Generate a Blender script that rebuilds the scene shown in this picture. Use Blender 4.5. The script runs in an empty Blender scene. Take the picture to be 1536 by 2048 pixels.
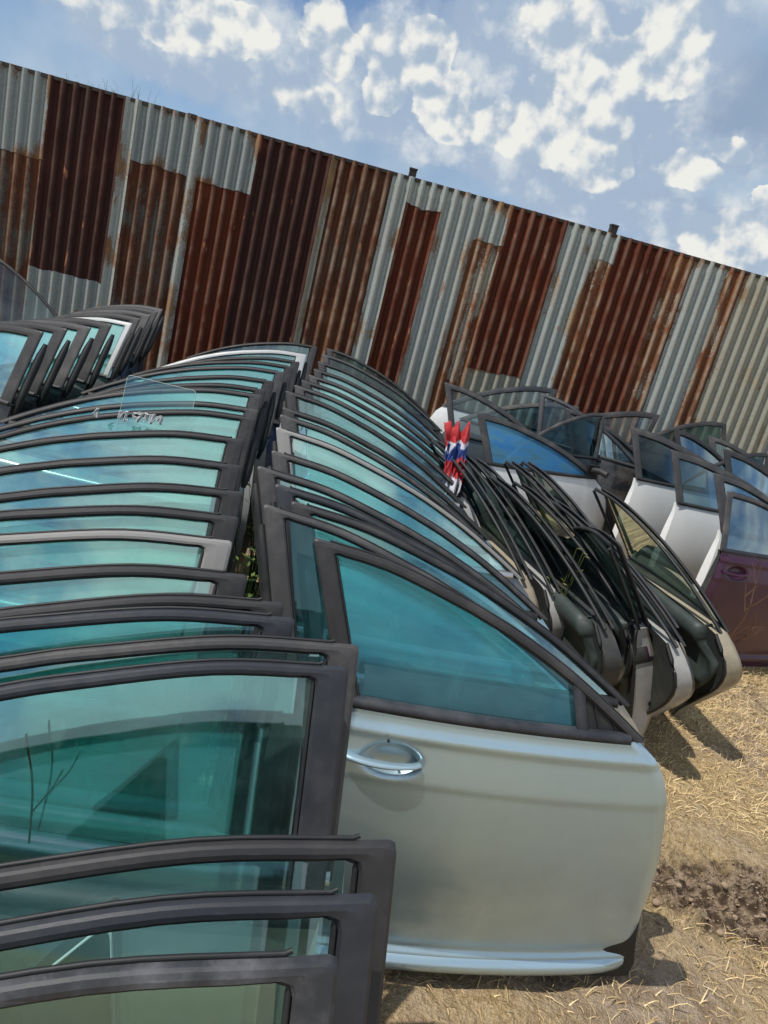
import bpy, bmesh, math, random
import numpy as np
from mathutils import Vector, Matrix, noise
random.seed(7)
SC = bpy.context.scene
COL = SC.collection
R = math.radians
# ------------------------------------------------------------------ camera
cd = bpy.data.cameras.new('camera'); cam = bpy.data.objects.new('camera', cd); COL.objects.link(cam)
cd.sensor_fit = 'VERTICAL'; cd.sensor_height = 36; cd.sensor_width = 27; cd.lens = 26.0
cd.clip_start = 0.02; cd.clip_end = 2000
cam.matrix_world = (Matrix.Translation((0, 0, 1.55)) @ Matrix.Rotation(R(90 - 16.0), 4, 'X') @ Matrix.Rotation(R(14.6), 4, 'Z'))
SC.camera = cam
# ------------------------------------------------------------------ sun and sky
SUN = Vector((-0.46, -0.22, 0.86)).normalized()
sl = bpy.data.lights.new('sun', 'SUN'); so = bpy.data.objects.new('sun', sl); COL.objects.link(so)
sl.energy = 4.2; sl.angle = R(0.5); sl.color = (1, .955, .88)
so.rotation_euler = SUN.to_track_quat('Z', 'Y').to_euler()
SC.view_settings.view_transform = 'Standard'; SC.view_settings.look = 'None'
SC.view_settings.exposure = 0.0; SC.view_settings.gamma = 1.0
try:
    SC.cycles.transparent_max_bounces = 40; SC.cycles.max_bounces = 10; SC.cycles.glossy_bounces = 5
    SC.cycles.sample_clamp_indirect = 6; SC.cycles.caustics_reflective = False; SC.cycles.caustics_refractive = False
except Exception: pass
W = bpy.data.worlds.new('World'); SC.world = W; W.use_nodes = True
class NT:
    def __init__(s, nt): s.nt = nt; s.n = nt.nodes; s.l = nt.links
    def new(s, t, **k):
        n = s.n.new(t)
        for a, b in k.items(): setattr(n, a, b)
        return n
    def put(s, sock, v):
        if isinstance(v, bpy.types.NodeSocket): s.l.new(v, sock)
        elif v is not None: sock.default_value = v
    def math(s, op, a, b=None, c=None, clamp=False):
        n = s.new('ShaderNodeMath', operation=op, use_clamp=clamp)
        s.put(n.inputs[0], a); s.put(n.inputs[1], b); s.put(n.inputs[2], c); return n.outputs[0]
    def vec(s, op, a, b=None, scale=None):
        n = s.new('ShaderNodeVectorMath', operation=op); s.put(n.inputs[0], a); s.put(n.inputs[1], b)
        if scale is not None: s.put(n.inputs['Scale'], scale)
        return n.outputs['Value'] if op in ('LENGTH', 'DOT_PRODUCT', 'DISTANCE') else n.outputs[0]
    def mix(s, f, a, b, bt='MIX'):
        n = s.new('ShaderNodeMix', data_type='RGBA', blend_type=bt); s.put(n.inputs[0], f)
        for k, v in ((6, a), (7, b)):
            if isinstance(v, tuple) and len(v) == 3: v = v + (1,)
            s.put(n.inputs[k], v)
        return n.outputs[2]
    def noise(s, vec, scale, detail=4, rough=.55, dist=0):
        n = s.new('ShaderNodeTexNoise'); s.put(n.inputs['Vector'], vec); n.inputs['Scale'].default_value = scale
        n.inputs['Detail'].default_value = detail; n.inputs['Roughness'].default_value = rough; n.inputs['Distortion'].default_value = dist
        return n.outputs['Fac'], n.outputs['Color']
    def ss(s, x, a, b, lo=0., hi=1.):
        n = s.new('ShaderNodeMapRange', interpolation_type='SMOOTHSTEP'); s.put(n.inputs[0], x)
        n.inputs[1].default_value = a; n.inputs[2].default_value = b; n.inputs[3].default_value = lo; n.inputs[4].default_value = hi
        return n.outputs[0]
    def mapping(s, vec, scale=(1, 1, 1), loc=(0, 0, 0)):
        n = s.new('ShaderNodeMapping'); s.put(n.inputs[0], vec); n.inputs['Scale'].default_value = scale; n.inputs['Location'].default_value = loc
        return n.outputs[0]
# cumulus and veil banks: azimuth, elevation, half widths (radians), weight
CUM = [(-0.3501,0.2373,0.0622,0.0275,1.00),(-0.2997,0.2405,0.0345,0.0212,1.00),(-0.3855,0.2190,0.0336,0.0192,1.00),(-0.2151,0.2694,0.0245,0.0253,0.90),(-0.1931,0.2456,0.0189,0.0241,0.80),(-0.1382,0.2647,0.0308,0.0206,1.00),(-0.0914,0.2776,0.0285,0.0274,1.00),(-0.0983,0.2543,0.0359,0.0145,0.80),(-0.1276,0.2248,0.0229,0.0188,1.00),(-0.0557,0.2358,0.0332,0.0235,0.80),(-0.0399,0.2139,0.0365,0.0190,0.80),(-0.4583,0.2115,0.0326,0.0170,0.90),(0.0613,0.3302,0.0439,0.0249,0.75),(0.1689,0.3107,0.0552,0.0265,1.00),(0.1858,0.3415,0.0344,0.0324,0.80),(0.0878,0.2716,0.0417,0.0258,0.80),(0.0608,0.2232,0.0515,0.0248,1.00),(0.1409,0.2055,0.0375,0.0266,1.00),(0.1206,0.2470,0.0419,0.0290,0.80),(0.2505,0.2158,0.0294,0.0138,0.80),(0.2850,0.2451,0.0242,0.0112,0.70),(0.3398,0.2025,0.0149,0.0101,0.90),(0.3123,0.1567,0.0530,0.0221,0.90),(0.3494,0.1475,0.0350,0.0231,0.90),(0.2789,0.1695,0.0208,0.0076,0.80),(-0.2354,0.1875,0.0298,0.0147,0.35),(-0.1876,0.1923,0.0241,0.0177,0.30)]
VEIL = [(0.2405,0.3026,0.1690,0.1030,1.30),(0.0283,0.2850,0.0893,0.0628,0.60),(0.2039,0.2151,0.1549,0.0640,0.60),(-0.2516,0.2066,0.1181,0.0520,0.45),(-0.4878,0.1638,0.0869,0.0590,0.40),(-0.1160,0.1556,0.1602,0.0304,0.60),(0.1938,0.1578,0.1520,0.0240,0.40),(-0.3477,0.2236,0.1137,0.0388,0.50)]
def build_world():
    w = NT(W.node_tree); w.n.clear()
    out = w.new('ShaderNodeOutputWorld'); bg = w.new('ShaderNodeBackground'); w.l.new(bg.outputs[0], out.inputs[0])
    sky = w.new('ShaderNodeTexSky', sky_type='NISHITA', sun_disc=False)
    sky.sun_elevation = math.asin(SUN.z); sky.sun_rotation = math.atan2(SUN.x, SUN.y)
    sky.altitude = 300; sky.air_density = 1.0; sky.dust_density = .6; sky.ozone_density = 1.6
    tc = w.new('ShaderNodeTexCoord'); d = w.vec('NORMALIZE', tc.outputs['Generated'])
    sx = w.new('ShaderNodeSeparateXYZ'); w.l.new(d, sx.inputs[0])
    az = w.math('ARCTAN2', sx.outputs[0], sx.outputs[1]); el = w.math('ARCSINE', sx.outputs[2])
    cb = w.new('ShaderNodeCombineXYZ'); w.l.new(az, cb.inputs[0]); w.l.new(el, cb.inputs[1]); P0 = cb.outputs[0]
    f1, c1 = w.noise(P0, 15, 8, .60); f2, c2 = w.noise(P0, 7, 4, .55)
    off = w.vec('SCALE', w.vec('SUBTRACT', c1, (.5, .5, .5)), None, .045)
    P = w.vec('ADD', P0, off)
    def bank(L, P):
        tot = None
        for (a, e, ra, re, wt) in L:
            q = w.vec('MULTIPLY', w.vec('SUBTRACT', P, (a, e, 0)), (1 / ra, 1 / re, 0))
            v = w.math('MULTIPLY_ADD', w.vec('DOT_PRODUCT', q, q), -.5 * wt, wt, False)
            v = w.math('MAXIMUM', v, 0)
            tot = v if tot is None else w.math('ADD', tot, v)
        return tot
    cum = bank(CUM, P); veil = bank(VEIL, w.vec('ADD', P0, w.vec('SCALE', w.vec('SUBTRACT', c2, (.5, .5, .5)), None, .12)))
    def vor(P, sc):
        n = w.new('ShaderNodeTexVoronoi', feature='SMOOTH_F1', voronoi_dimensions='2D'); w.put(n.inputs['Vector'], P); n.inputs['Scale'].default_value = sc
        n.inputs['Smoothness'].default_value = .35; n.inputs['Detail'].default_value = 1.5; n.inputs['Roughness'].default_value = .5; n.inputs['Lacunarity'].default_value = 2.3
        return n.outputs['Distance']
    f3, _ = w.noise(w.vec('ADD', P0, (.012, .018, 0)), 15, 6, .60)
    DEL = (-.009, .013, 0)
    DARK = [(.34, .285, .13, .05, 1.1), (.20, .185, .14, .012, .6), (-.12, .20, .10, .012, .4)]
    def puff(Q): return w.math('ADD', w.math('SUBTRACT', .42, vor(Q, 12)), w.math('MULTIPLY', w.math('SUBTRACT', .42, vor(Q, 31)), .45))
    Pw = w.vec('ADD', P0, w.vec('SCALE', w.vec('SUBTRACT', c1, (.5, .5, .5)), None, .022))
    pa = puff(Pw); pb = puff(w.vec('ADD', Pw, DEL))
    Pb = w.vec('ADD', P0, w.vec('SCALE', w.vec('SUBTRACT', c1, (.5, .5, .5)), None, .07))
    # clouds over the rest of the sky
    g, _ = w.noise(d, 2.6, 7, .6, .4)
    outside = w.math('SUBTRACT', 1, w.math('MULTIPLY', w.ss(el, .34, .42, 1, 0), w.ss(w.math('ABSOLUTE', az), .6, .75, 1, 0)))
    gen = w.math('MULTIPLY', w.ss(g, .42, .60), outside)
    h = w.math('ADD', w.math('ADD', w.math('MULTIPLY', cum, 1.8), w.math('MULTIPLY', pa, .16)), w.math('MULTIPLY', w.math('SUBTRACT', f1, .5), .80))
    cm = w.math('MULTIPLY', w.ss(h, .16, .50), w.ss(cum, .0, .07))
    vm = w.math('MULTIPLY', w.ss(w.math('ADD', veil, w.math('MULTIPLY', w.math('SUBTRACT', f2, .5), .9)), -.15, .60), .92)
    base = w.mix(1, sky.outputs[0], (.088, .100, .114, 1), 'MULTIPLY')
    vcol = w.mix(w.ss(f2, .30, .70), (.29, .41, .58), (.43, .55, .68))
    base = w.mix(w.ss(el, .0, .24, .6, 0), base, (.46, .56, .70))
    c = w.mix(vm, base, vcol)
    # sunlit tops and grey bases: thicker bank on the side away from the sun is darker
    sl_ = w.math('ADD', w.math('MULTIPLY', w.math('SUBTRACT', pa, pb), 1.9), w.math('MULTIPLY', w.math('SUBTRACT', f1, f3), 2.6))
    lit = w.ss(w.math('ADD', sl_, w.math('MULTIPLY', w.math('SUBTRACT', f1, .5), .7)), -.60, .55)
    ccol = w.mix(lit, (.40, .50, .62), (.86, .86, .82))
    cm = w.math('MULTIPLY', cm, w.math('MULTIPLY_ADD', lit, .25, .75))
    c = w.mix(w.math('MULTIPLY', w.ss(bank(DARK, Pb), .05, .8), .75), c, (.27, .36, .50))
    body = bank([(a - .004, e - .008, ra * 2.3, re * 2.1, .95 * wt) for (a, e, ra, re, wt) in CUM[::2] + CUM[15:19:2]], Pb)
    bm_ = w.math('MULTIPLY', w.ss(w.math('ADD', body, w.math('MULTIPLY', w.math('SUBTRACT', f1, .5), 1.0)), -.02, .70), .88)
    c = w.mix(bm_, c, w.mix(w.ss(w.math('ADD', w.math('MULTIPLY', w.math('SUBTRACT', f1, f3), 2.5), w.math('MULTIPLY', pa, .6)), -.40, .40), (.38, .48, .62), (.72, .76, .78)))
    c = w.mix(cm, c, ccol)
    c = w.mix(w.math('MULTIPLY', gen, .9), c, w.mix(w.ss(g, .52, .75), (.80, .85, .88), (.55, .62, .70)))
    w.l.new(c, bg.inputs[0]); bg.inputs[1].default_value = 1.0
build_world()
W.cycles.sampling_method = 'MANUAL' if hasattr(W, 'cycles') else None
try: W.cycles.sample_map_resolution = 512
except Exception: pass

# ------------------------------------------------------------------ materials
def mat(name, fn):
    m = bpy.data.materials.new(name); m.use_nodes = True; t = NT(m.node_tree); t.n.clear()
    o = t.new('ShaderNodeOutputMaterial'); s = fn(t); t.l.new(s, o.inputs[0]); return m
def princ(t, color, rough=.5, metal=0., spec=.5, coat=0., normal=None):
    p = t.new('ShaderNodeBsdfPrincipled')
    if isinstance(color, tuple) and len(color) == 3: color = color + (1,)
    t.put(p.inputs['Base Color'], color); t.put(p.inputs['Roughness'], rough); t.put(p.inputs['Metallic'], metal)
    t.put(p.inputs['Specular IOR Level'], spec); t.put(p.inputs['Coat Weight'], coat)
    if normal is not None: t.l.new(normal, p.inputs['Normal'])
    return p.outputs[0]
def ocoord(t): return t.new('ShaderNodeTexCoord').outputs['Object']
def bump(t, h, strength=.3, dist=.01):
    b = t.new('ShaderNodeBump'); b.inputs['Strength'].default_value = strength; b.inputs['Distance'].default_value = dist
    t.l.new(h, b.inputs['Height']); return b.outputs[0]
def dusty(name, col, dust=(.30, .26, .21), amt=.35, rough=.5, metal=0., coat=0., scale=7):
    """paint, plastic or rubber with a film of yard dust, scuffs and fine scratches"""
    def f(t):
        p = ocoord(t); a, _ = t.noise(p, scale, 6, .65); b, _ = t.noise(t.mapping(p, (9, 9, 160)), 1.5, 3, .6)
        f_, _ = t.noise(p, 90, 3, .7)
        m = t.math('MULTIPLY', t.ss(a, .42, .72), amt)
        m = t.math('ADD', m, t.math('MULTIPLY', t.ss(b, .64, .72), amt * .35))
        m = t.math('ADD', m, t.math('MULTIPLY', t.ss(f_, .6, .8), amt * .5), None, True)
        c = t.mix(m, col, dust)
        r = t.math('ADD', t.math('MULTIPLY', m, .5), rough, None, True)
        return princ(t, c, r, metal, .5, coat, bump(t, f_, .06, .004))
    return mat(name, f)
def glass(name, tint, dust_sheen, dust=.16, refl=1.0, rtint=(.86, 1, .97), base=.0):
    """side window glass: tinted, dusty, streaked; the dust colour also stands in for bright sky in the pane"""
    def f(t):
        p = ocoord(t)
        a, _ = t.noise(p, 3.2, 5, .6); s, _ = t.noise(t.mapping(p, (30, 30, 3)), 1.0, 4, .7); s2, _ = t.noise(t.mapping(p, (3, 3, 26)), 1.3, 3, .6)
        k, _ = t.noise(p, 120, 2, .6)
        dm = t.math('ADD', t.math('MULTIPLY', t.ss(a, .35, .7), dust), t.math('MULTIPLY', t.ss(s, .55, .72), dust * .55))
        dm = t.math('ADD', dm, t.math('MULTIPLY', t.ss(s2, .58, .7), dust * .4)); dm = t.math('ADD', dm, t.math('MULTIPLY', t.ss(k, .66, .78), dust * .3), None, True)
        tr = t.new('ShaderNodeBsdfTransparent'); tr.inputs[0].default_value = tint + (1,)
        df = t.new('ShaderNodeBsdfDiffuse'); df.inputs[0].default_value = dust_sheen + (1,)  # film colour is dust plus painted-in sky brightness
        tl = t.new('ShaderNodeBsdfTranslucent'); tl.inputs[0].default_value = dust_sheen + (1,)
        dd = t.new('ShaderNodeMixShader'); dd.inputs[0].default_value = .5; t.l.new(df.outputs[0], dd.inputs[1]); t.l.new(tl.outputs[0], dd.inputs[2])
        m1 = t.new('ShaderNodeMixShader'); t.put(m1.inputs[0], dm); t.l.new(tr.outputs[0], m1.inputs[1]); t.l.new(dd.outputs[0], m1.inputs[2])
        gl = t.new('ShaderNodeBsdfGlossy'); gl.inputs['Roughness'].default_value = .04; gl.inputs[0].default_value = rtint + (1,)
        fr = t.new('ShaderNodeFresnel'); fr.inputs[0].default_value = 1.55
        w, _ = t.noise(p, 5, 2, .5)
        t.l.new(bump(t, w, .025, .02), gl.inputs['Normal'])
        m2 = t.new('ShaderNodeMixShader'); t.put(m2.inputs[0], t.math('MULTIPLY_ADD', fr.outputs[0], 1.25 * refl, base, True)); t.l.new(m1.outputs[0], m2.inputs[1]); t.l.new(gl.outputs[0], m2.inputs[2])
        return m2.outputs[0]
    return mat(name, f)
M = {}
M['frame'] = dusty('matt_black_frame', (.024, .023, .024), (.095, .088, .085), .45, .5)
M['frame_grey'] = dusty('grey_frame', (.045, .044, .045), (.17, .155, .145), .5, .5)
M['frame_blue'] = dusty('blue_black_frame', (.020, .022, .028), (.085, .088, .095), .45, .46)
M['frame_pale'] = dusty('pale_grey_frame', (.24, .235, .225), (.3, .27, .23), .4, .4)
M['frame_worn'] = dusty('worn_black_frame', (.026, .028, .031), (.15, .15, .165), .8, .5, scale=10)
M['frame_bright'] = dusty('bright_trim_frame', (.62, .62, .60), (.4, .36, .3), .3, .3, .4)
M['rubber'] = dusty('black_rubber', (.010, .011, .012), (.08, .075, .07), .3, .55)
M['jamb_tan'] = dusty('tan_door_jamb', (.34, .30, .22), (.10, .085, .065), .6, .45)
M['jamb_grey'] = dusty('grey_door_jamb', (.34, .34, .33), (.14, .12, .10), .5, .4)
M['inner'] = dusty('inner_door_metal', (.03, .034, .033), (.09, .085, .07), .5, .6)
M['trimpanel'] = dusty('dark_green_grey_trim', (.036, .050, .047), (.10, .095, .08), .25, .55)
M['chrome'] = dusty('dull_bright_metal', (.55, .55, .56), (.3, .27, .22), .3, .28, .8)
def paint(n, c, metal=.0, rough=.3, amt=.25, dust=(.36, .31, .24), coat=.6): M[n] = dusty(n + '_paint', c, dust, amt, rough, metal, coat)
paint('silver', (.46, .62, .70), .72, .33, .22, (.40, .42, .40), .5); paint('white', (.80, .81, .80), 0, .35, .12); paint('black', (.015, .016, .02)); paint('maroon', (.045, .008, .034), 0, .35, .03, coat=.25)
paint('champagne', (.36, .32, .25), .5); paint('navy', (.02, .035, .09), .4); paint('grey', (.17, .18, .19), .5); paint('blue', (.06, .14, .30), .4); paint('red', (.25, .02, .02)); paint('green', (.03, .10, .08), .4)
paint('tan', (.27, .23, .17), .4); paint('dark_maroon', (.06, .015, .02), .2)
M['g_teal'] = glass('teal_glass', (.60, .88, .86), (.42, .74, .74), .18, 2.8, (.74, .98, .95), .08)
M['g_mint'] = glass('mint_glass', (.62, .93, .86), (.64, .97, .89), .36, 3.6, (.76, 1.0, .93), .13)
M['g_blue'] = glass('blue_teal_glass', (.56, .86, .90), (.14, .50, .56), .20, 1.5, (.45, .84, .92), .0)
M['g_clear'] = glass('clear_teal_glass', (.68, .90, .88), (.42, .70, .68), .10, 2.0, (.78, .97, .98), .02)
M['g_grey'] = glass('grey_glass', (.60, .68, .70), (.34, .42, .45), .16)
M['g_dark'] = glass('dark_glass', (.22, .32, .34), (.05, .09, .11), .12)
M['g_green'] = glass('green_glass', (.20, .31, .27), (.09, .15, .13), .45, .5)

# ------------------------------------------------------------------ mesh collector
class MB:
    def __init__(s): s.v = []; s.f = []; s.sm = []; s.mi = []; s.at = []
    def grid(s, P, closed_u=False, closed_v=False, smooth=True, mi=0, at=None):
        """P[i][j] -> point; quads between neighbours"""
        b = len(s.v); n, m = len(P), len(P[0])
        for i, row in enumerate(P):
            for j, p in enumerate(row): s.v.append(tuple(p)); s.at.append(at[i][j] if at is not None else 0.)
        for i in range(n if closed_u else n - 1):
            for j in range(m if closed_v else m - 1):
                a = b + i * m + j; c = b + i * m + (j + 1) % m; d = b + ((i + 1) % n) * m + (j + 1) % m; e = b + ((i + 1) % n) * m + j
                s.f.append((a, c, d, e)); s.sm.append(smooth); s.mi.append(mi)
    def poly(s, pts, smooth=False, mi=0):
        b = len(s.v); s.v += [tuple(p) for p in pts]; s.at += [0.] * len(pts)
        s.f.append(tuple(range(b, b + len(pts)))); s.sm.append(smooth); s.mi.append(mi)
    def box(s, c, h, rot=None, mi=0):
        c = Vector(c); pts = []
        for sx in (-1, 1):
            for sy in (-1, 1):
                for sz in (-1, 1):
                    q = Vector((sx * h[0], sy * h[1], sz * h[2])); pts.append(c + (rot @ q if rot else q))
        for q in ((0, 1, 3, 2), (4, 6, 7, 5), (0, 4, 5, 1), (2, 3, 7, 6), (0, 2, 6, 4), (1, 5, 7, 3)): s.poly([pts[i] for i in q], False, mi)
    def tube(s, path, rad, n=8, mi=0, squash=1.0, caps=True):
        path = [Vector(p) for p in path]; rings = []
        for i, p in enumerate(path):
            t = (path[min(i + 1, len(path) - 1)] - path[max(i - 1, 0)]).normalized()
            a = t.orthogonal().normalized() if abs(t.z) > .9 else t.cross(Vector((0, 0, 1))).normalized(); b = t.cross(a)
            r = rad[i] if isinstance(rad, (list, tuple)) else rad
            rings.append([p + a * (r * math.cos(k * 2 * math.pi / n)) + b * (r * squash * math.sin(k * 2 * math.pi / n)) for k in range(n)])
        s.grid(rings, closed_v=True, mi=mi)
        if caps: s.poly(rings[0], True, mi); s.poly(rings[-1][::-1], True, mi)
    def build(s, name, mats, parent=None, attr=None):
        me = bpy.data.meshes.new(name); me.from_pydata(s.v, [], s.f); 
        me.polygons.foreach_set('use_smooth', s.sm); me.polygons.foreach_set('material_index', s.mi)
        for m in (mats if isinstance(mats, (list, tuple)) else [mats]): me.materials.append(m)
        if attr:
            a = me.attributes.new(attr, 'FLOAT', 'POINT'); a.data.foreach_set('value', s.at)
        me.update()
        o = bpy.data.objects.new(name, me); COL.objects.link(o)
        if parent: o.parent = parent
        return o
def tag(o, label=None, cat=None, group=None, kind=None):
    for k, v in (('label', label), ('category', cat), ('group', group), ('kind', kind)):
        if v: o[k] = v
    return o
def empty(name, mw, label, cat, group=None):
    o = bpy.data.objects.new(name, None); COL.objects.link(o); o.empty_display_size = .1; o.matrix_world = mw
    return tag(o, label, cat, group)
def catmull(pts, n):
    pts = [np.array(p, float) for p in pts]; P = [2 * pts[0] - pts[1]] + pts + [2 * pts[-1] - pts[-2]]; out = []
    for i in range(1, len(P) - 2):
        for k in range(n):
            t = k / n; a, b, c, d = P[i - 1:i + 3]
            out.append(.5 * ((2 * b) + (-a + c) * t + (2 * a - 5 * b + 4 * c - d) * t * t + (-a + 3 * b - 3 * c + d) * t ** 3))
    out.append(P[-2]); return out

# ------------------------------------------------------------------ car doors
ROOF = [(0, 0), (.2, .05), (.4, .19), (.5, .28), (.6, .385), (.75, .58), (.9, .82), (1.0, 1.0)]
def door(name, kind, corner, yaw, lean, label, group, H=1.05, belt=.74, L=.90, paintn='black', frame='frame', gl='g_teal', slant=.08, wp=.045, wr=.0115,
         roof=ROOF, edge=None, dz=0., fine=False, inner=False, bar=None, handle=False, seal=.012, tumble=.15, mirror=False, trim=True, bulge=.042, sail=False, chrome=False, dark_pillar=0, jamb='inner', sill=False, pitch=0., film=None, body_front=.16, cat='car door'):
    sg = 1 if kind == 'R' else -1
    def yz(z):
        if z >= belt: q = (z - belt) / (H - belt); return tumble * (q ** 1.06)
        k = (belt - z) / belt
        return -bulge * max(0, math.sin(min(1, k * 1.15) * math.pi)) ** .9 - .012 * k + .02 * k ** 4
    Ltot = L
    def P(u, z, d=0.):
        y = yz(z) + d + .05 * ((u - .45) / .6) ** 2 - (.0 if z < belt else 0)
        return Vector((sg * u, y, z))
    Mr = Matrix.Rotation(R(yaw), 4, 'Z') @ Matrix.Rotation(R(-lean), 4, 'X') @ Matrix.Rotation(R(pitch), 4, 'Y')
    C = Mr @ P(0, H)
    mw = Matrix.Translation((corner[0] - C.x, corner[1] - C.y, dz)) @ Mr
    root = empty(name, mw, label, cat, group)
    # outlines: rear (pillar side) and front (tip side)
    def ur(z):
        if z >= belt: return slant * (H - z) / (H - belt)
        return slant + .012 - .03 * math.sin((belt - z) / belt * math.pi)
    if edge is None: E_ = [(0, L + .215), (.1, L + .235), (.25, L + .225), (.4, L + .195), (.52, L + .15), (.62, L + .09), (belt - .045, L + .03), (belt, L - .02)]
    else: E_ = edge
    Ez = [e[0] for e in catmull(E_, 4)]; Eu = [e[1] for e in catmull(E_, 4)]
    def uf(z): return float(np.interp(z, Ez, Eu))
    # body
    nu, nz = (160, 110) if fine else (14, 14)
    b = MB(); hu, hz = slant + .115, belt - .105
    def outer(i, j):
        z = belt * j / nz; u = ur(z) + (uf(z) - ur(z)) * i / nu; d = 0.
        e = min(i, nu - i) / nu
        d += .012 * max(0, 1 - e * 22) ** 2
        if fine:
            d += -.006 * math.exp(-((z - (belt - .045)) / .012) ** 2)
            cr = belt - .155
            d += .085 * min(max(0, cr - z), .36) - .0035 / (1 + math.exp(-(z - cr) / .003))
            d += -.012 * math.exp(-((z - .055) / .022) ** 4)
            q = ((u - hu - .02) / .062) ** 2 + ((z - hz) / .034) ** 2
            if q < 1.6: d += .022 / (1 + math.exp((q - .9) * 7))
        return P(u, z, d)
    G = [[outer(i, j) for j in range(nz + 1)] for i in range(nu + 1)]
    th = .10 if inner else .055
    def inn(p): return Vector((p.x, max(p.y, -.03) * .3 + th * (.75 + .25 * math.sin(p.z / belt * math.pi)) , p.z))
    b.grid(G)
    ni = max(1, nu // 14); nj = max(1, nz // 14)
    ii = sorted(set(list(range(0, nu + 1, ni)) + [nu])); jj = sorted(set(list(range(0, nz + 1, nj)) + [nz]))
    I = [[inn(G[i][j]) for j in jj] for i in ii]
    b.grid(I, mi=2)
    for line_o, line_i in (([G[0][j] for j in jj], I[0]), ([G[nu][j] for j in jj], I[-1]), ([G[i][0] for i in ii], [r[0] for r in I]), ([G[i][nz] for i in ii], [r[-1] for r in I])):
        b.grid([line_o, [a.lerp(c, .12) for a, c in zip(line_o, line_i)]], mi=0); b.grid([[a.lerp(c, .12) for a, c in zip(line_o, line_i)], line_i], mi=1)
    b.build('body_panel', [M[paintn], M[jamb], M['inner'] if inner or jamb == 'white' else M[jamb]], root)
    # window frame
    n2 = 26
    rp = catmull([(x, y) for x, y in roof], 5)
    tipu = L
    outp = []; innp = []
    K = 7
    for k in range(K):
        z = belt + (H - .008 - belt) * k / (K - 1); outp.append((ur(z), z)); 
    cr_ = .008
    outp.append((ur(H) + .0015, H - .002)); outp.append((cr_, H))
    roofpts = [(cr_ + (tipu - cr_) * x, H - (H - belt) * y) for x, y in rp][1:]
    outp += roofpts
    # inner path, paired
    def roofz(u):
        xs = [p[0] for p in roofpts]; zs = [p[1] for p in roofpts]; return float(np.interp(u, [cr_] + xs, [H] + zs))
    inner_corner_u = ur(H - wr) + wp; zc = roofz(inner_corner_u) - wr
    for k in range(K): z = belt + (zc - .012 - belt) * k / (K - 1); innp.append((ur(z) + wp, z))
    innp.append((inner_corner_u + .003, zc - .003)); innp.append((inner_corner_u + .014, zc))
    # rail inner: offset along normal
    off = []
    full = [(cr_, H)] + roofpts
    for k in range(1, len(full)):
        a = full[k - 1]; c = full[min(k + 1, len(full) - 1)]; tx, tz = c[0] - a[0], c[1] - a[1]; l = math.hypot(tx, tz)
        off.append((full[k][0] + tz / l * wr, full[k][1] - tx / l * wr))
    last = (inner_corner_u + .014, zc)
    for q in off:
        if q[0] < last[0]: q = last
        if q[1] < belt:
            q = (last[0] + (q[0] - last[0]) * max(0, (last[1] - belt)) / max(1e-6, last[1] - q[1]), belt)
        if last[1] <= belt + 1e-6: q = last
        innp.append(q); last = q
    fm = MB()
    sec = [(0, .010), (0, .003), (.10, 0), (.5, -.0012), (.9, 0), (1, .003), (1, .010)]
    rows = []
    for w, d in sec:
        rows.append([P(o[0] + (i_[0] - o[0]) * w, o[1] + (i_[1] - o[1]) * w, d) for o, i_ in zip(outp, innp)])
    for a, c in zip(rows, rows[1:] + rows[:1]): fm.grid([a, c], smooth=True)
    fr = fm.build('window_frame', M[frame], root)
    # rubber seals: along the roof rail behind the frame, and in the glass channel
    s_ = MB()
    sp = []
    st = K + 2 + (2 if seal > 0 else 0)
    pathU = outp[K + 1:]
    q = [P(o[0] + .03 * (idx == 0), o[1], .0115) + Vector((0, 0, .0008)) for idx, o in enumerate([w_ for w_ in pathU if w_[0] > .03 or w_ is pathU[0]])]
    s_.tube(q, .0026, 6)
    ch = [(a[0] + (.003 if k < K else 0), a[1] - (.003 if k >= K else 0)) for k, a in enumerate(innp)]
    s_.tube([P(a[0], a[1], .009) for a in ch], .0036, 5)
    s_.build('weather_seal', M['rubber'], root)
    if dark_pillar:
        ps = MB(); ps.tube([P(ur(z) - .010, z, .035) for z in np.linspace(H - .05, H - .05 - dark_pillar, 7)], [.009, .016, .018, .017, .018, .016, .008], 7); ps.build('pillar_seal', M['rubber'], root)
    # glass
    g = MB(); top = innp[K + 1:]
    top = [t_ for k, t_ in enumerate(top) if k == 0 or t_[0] > top[k - 1][0] + 1e-5]
    u0b = ur(belt) + wp; u1b = top[-1][0]
    rows = []
    for t_ in top:
        s1 = (t_[0] - top[0][0]) / (top[-1][0] - top[0][0]); ub = u0b + (u1b - u0b) * s1
        rows.append([P(ub + (t_[0] - ub) * k / 6, belt + (t_[1] - belt) * k / 6, .016) for k in range(7)])
    g.grid(rows)
    g.build('window_glass', M[film or gl], root)
    # belt moulding
    m = MB(); n = 16; A = []
    for i in range(n + 1):
        u = ur(belt) + .005 + (tipu - .04 - ur(belt) - .005) * i / n
        A.append([P(u, belt - .006, -.001), P(u, belt - .004, -.007), P(u, belt + .010, -.007), P(u, belt + .016, .004), P(u, belt + .012, .020)])
    m.grid(A); m.build('belt_moulding', M['chrome'] if chrome else (M['rubber'] if not fine else M['frame_blue']), root)
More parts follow.
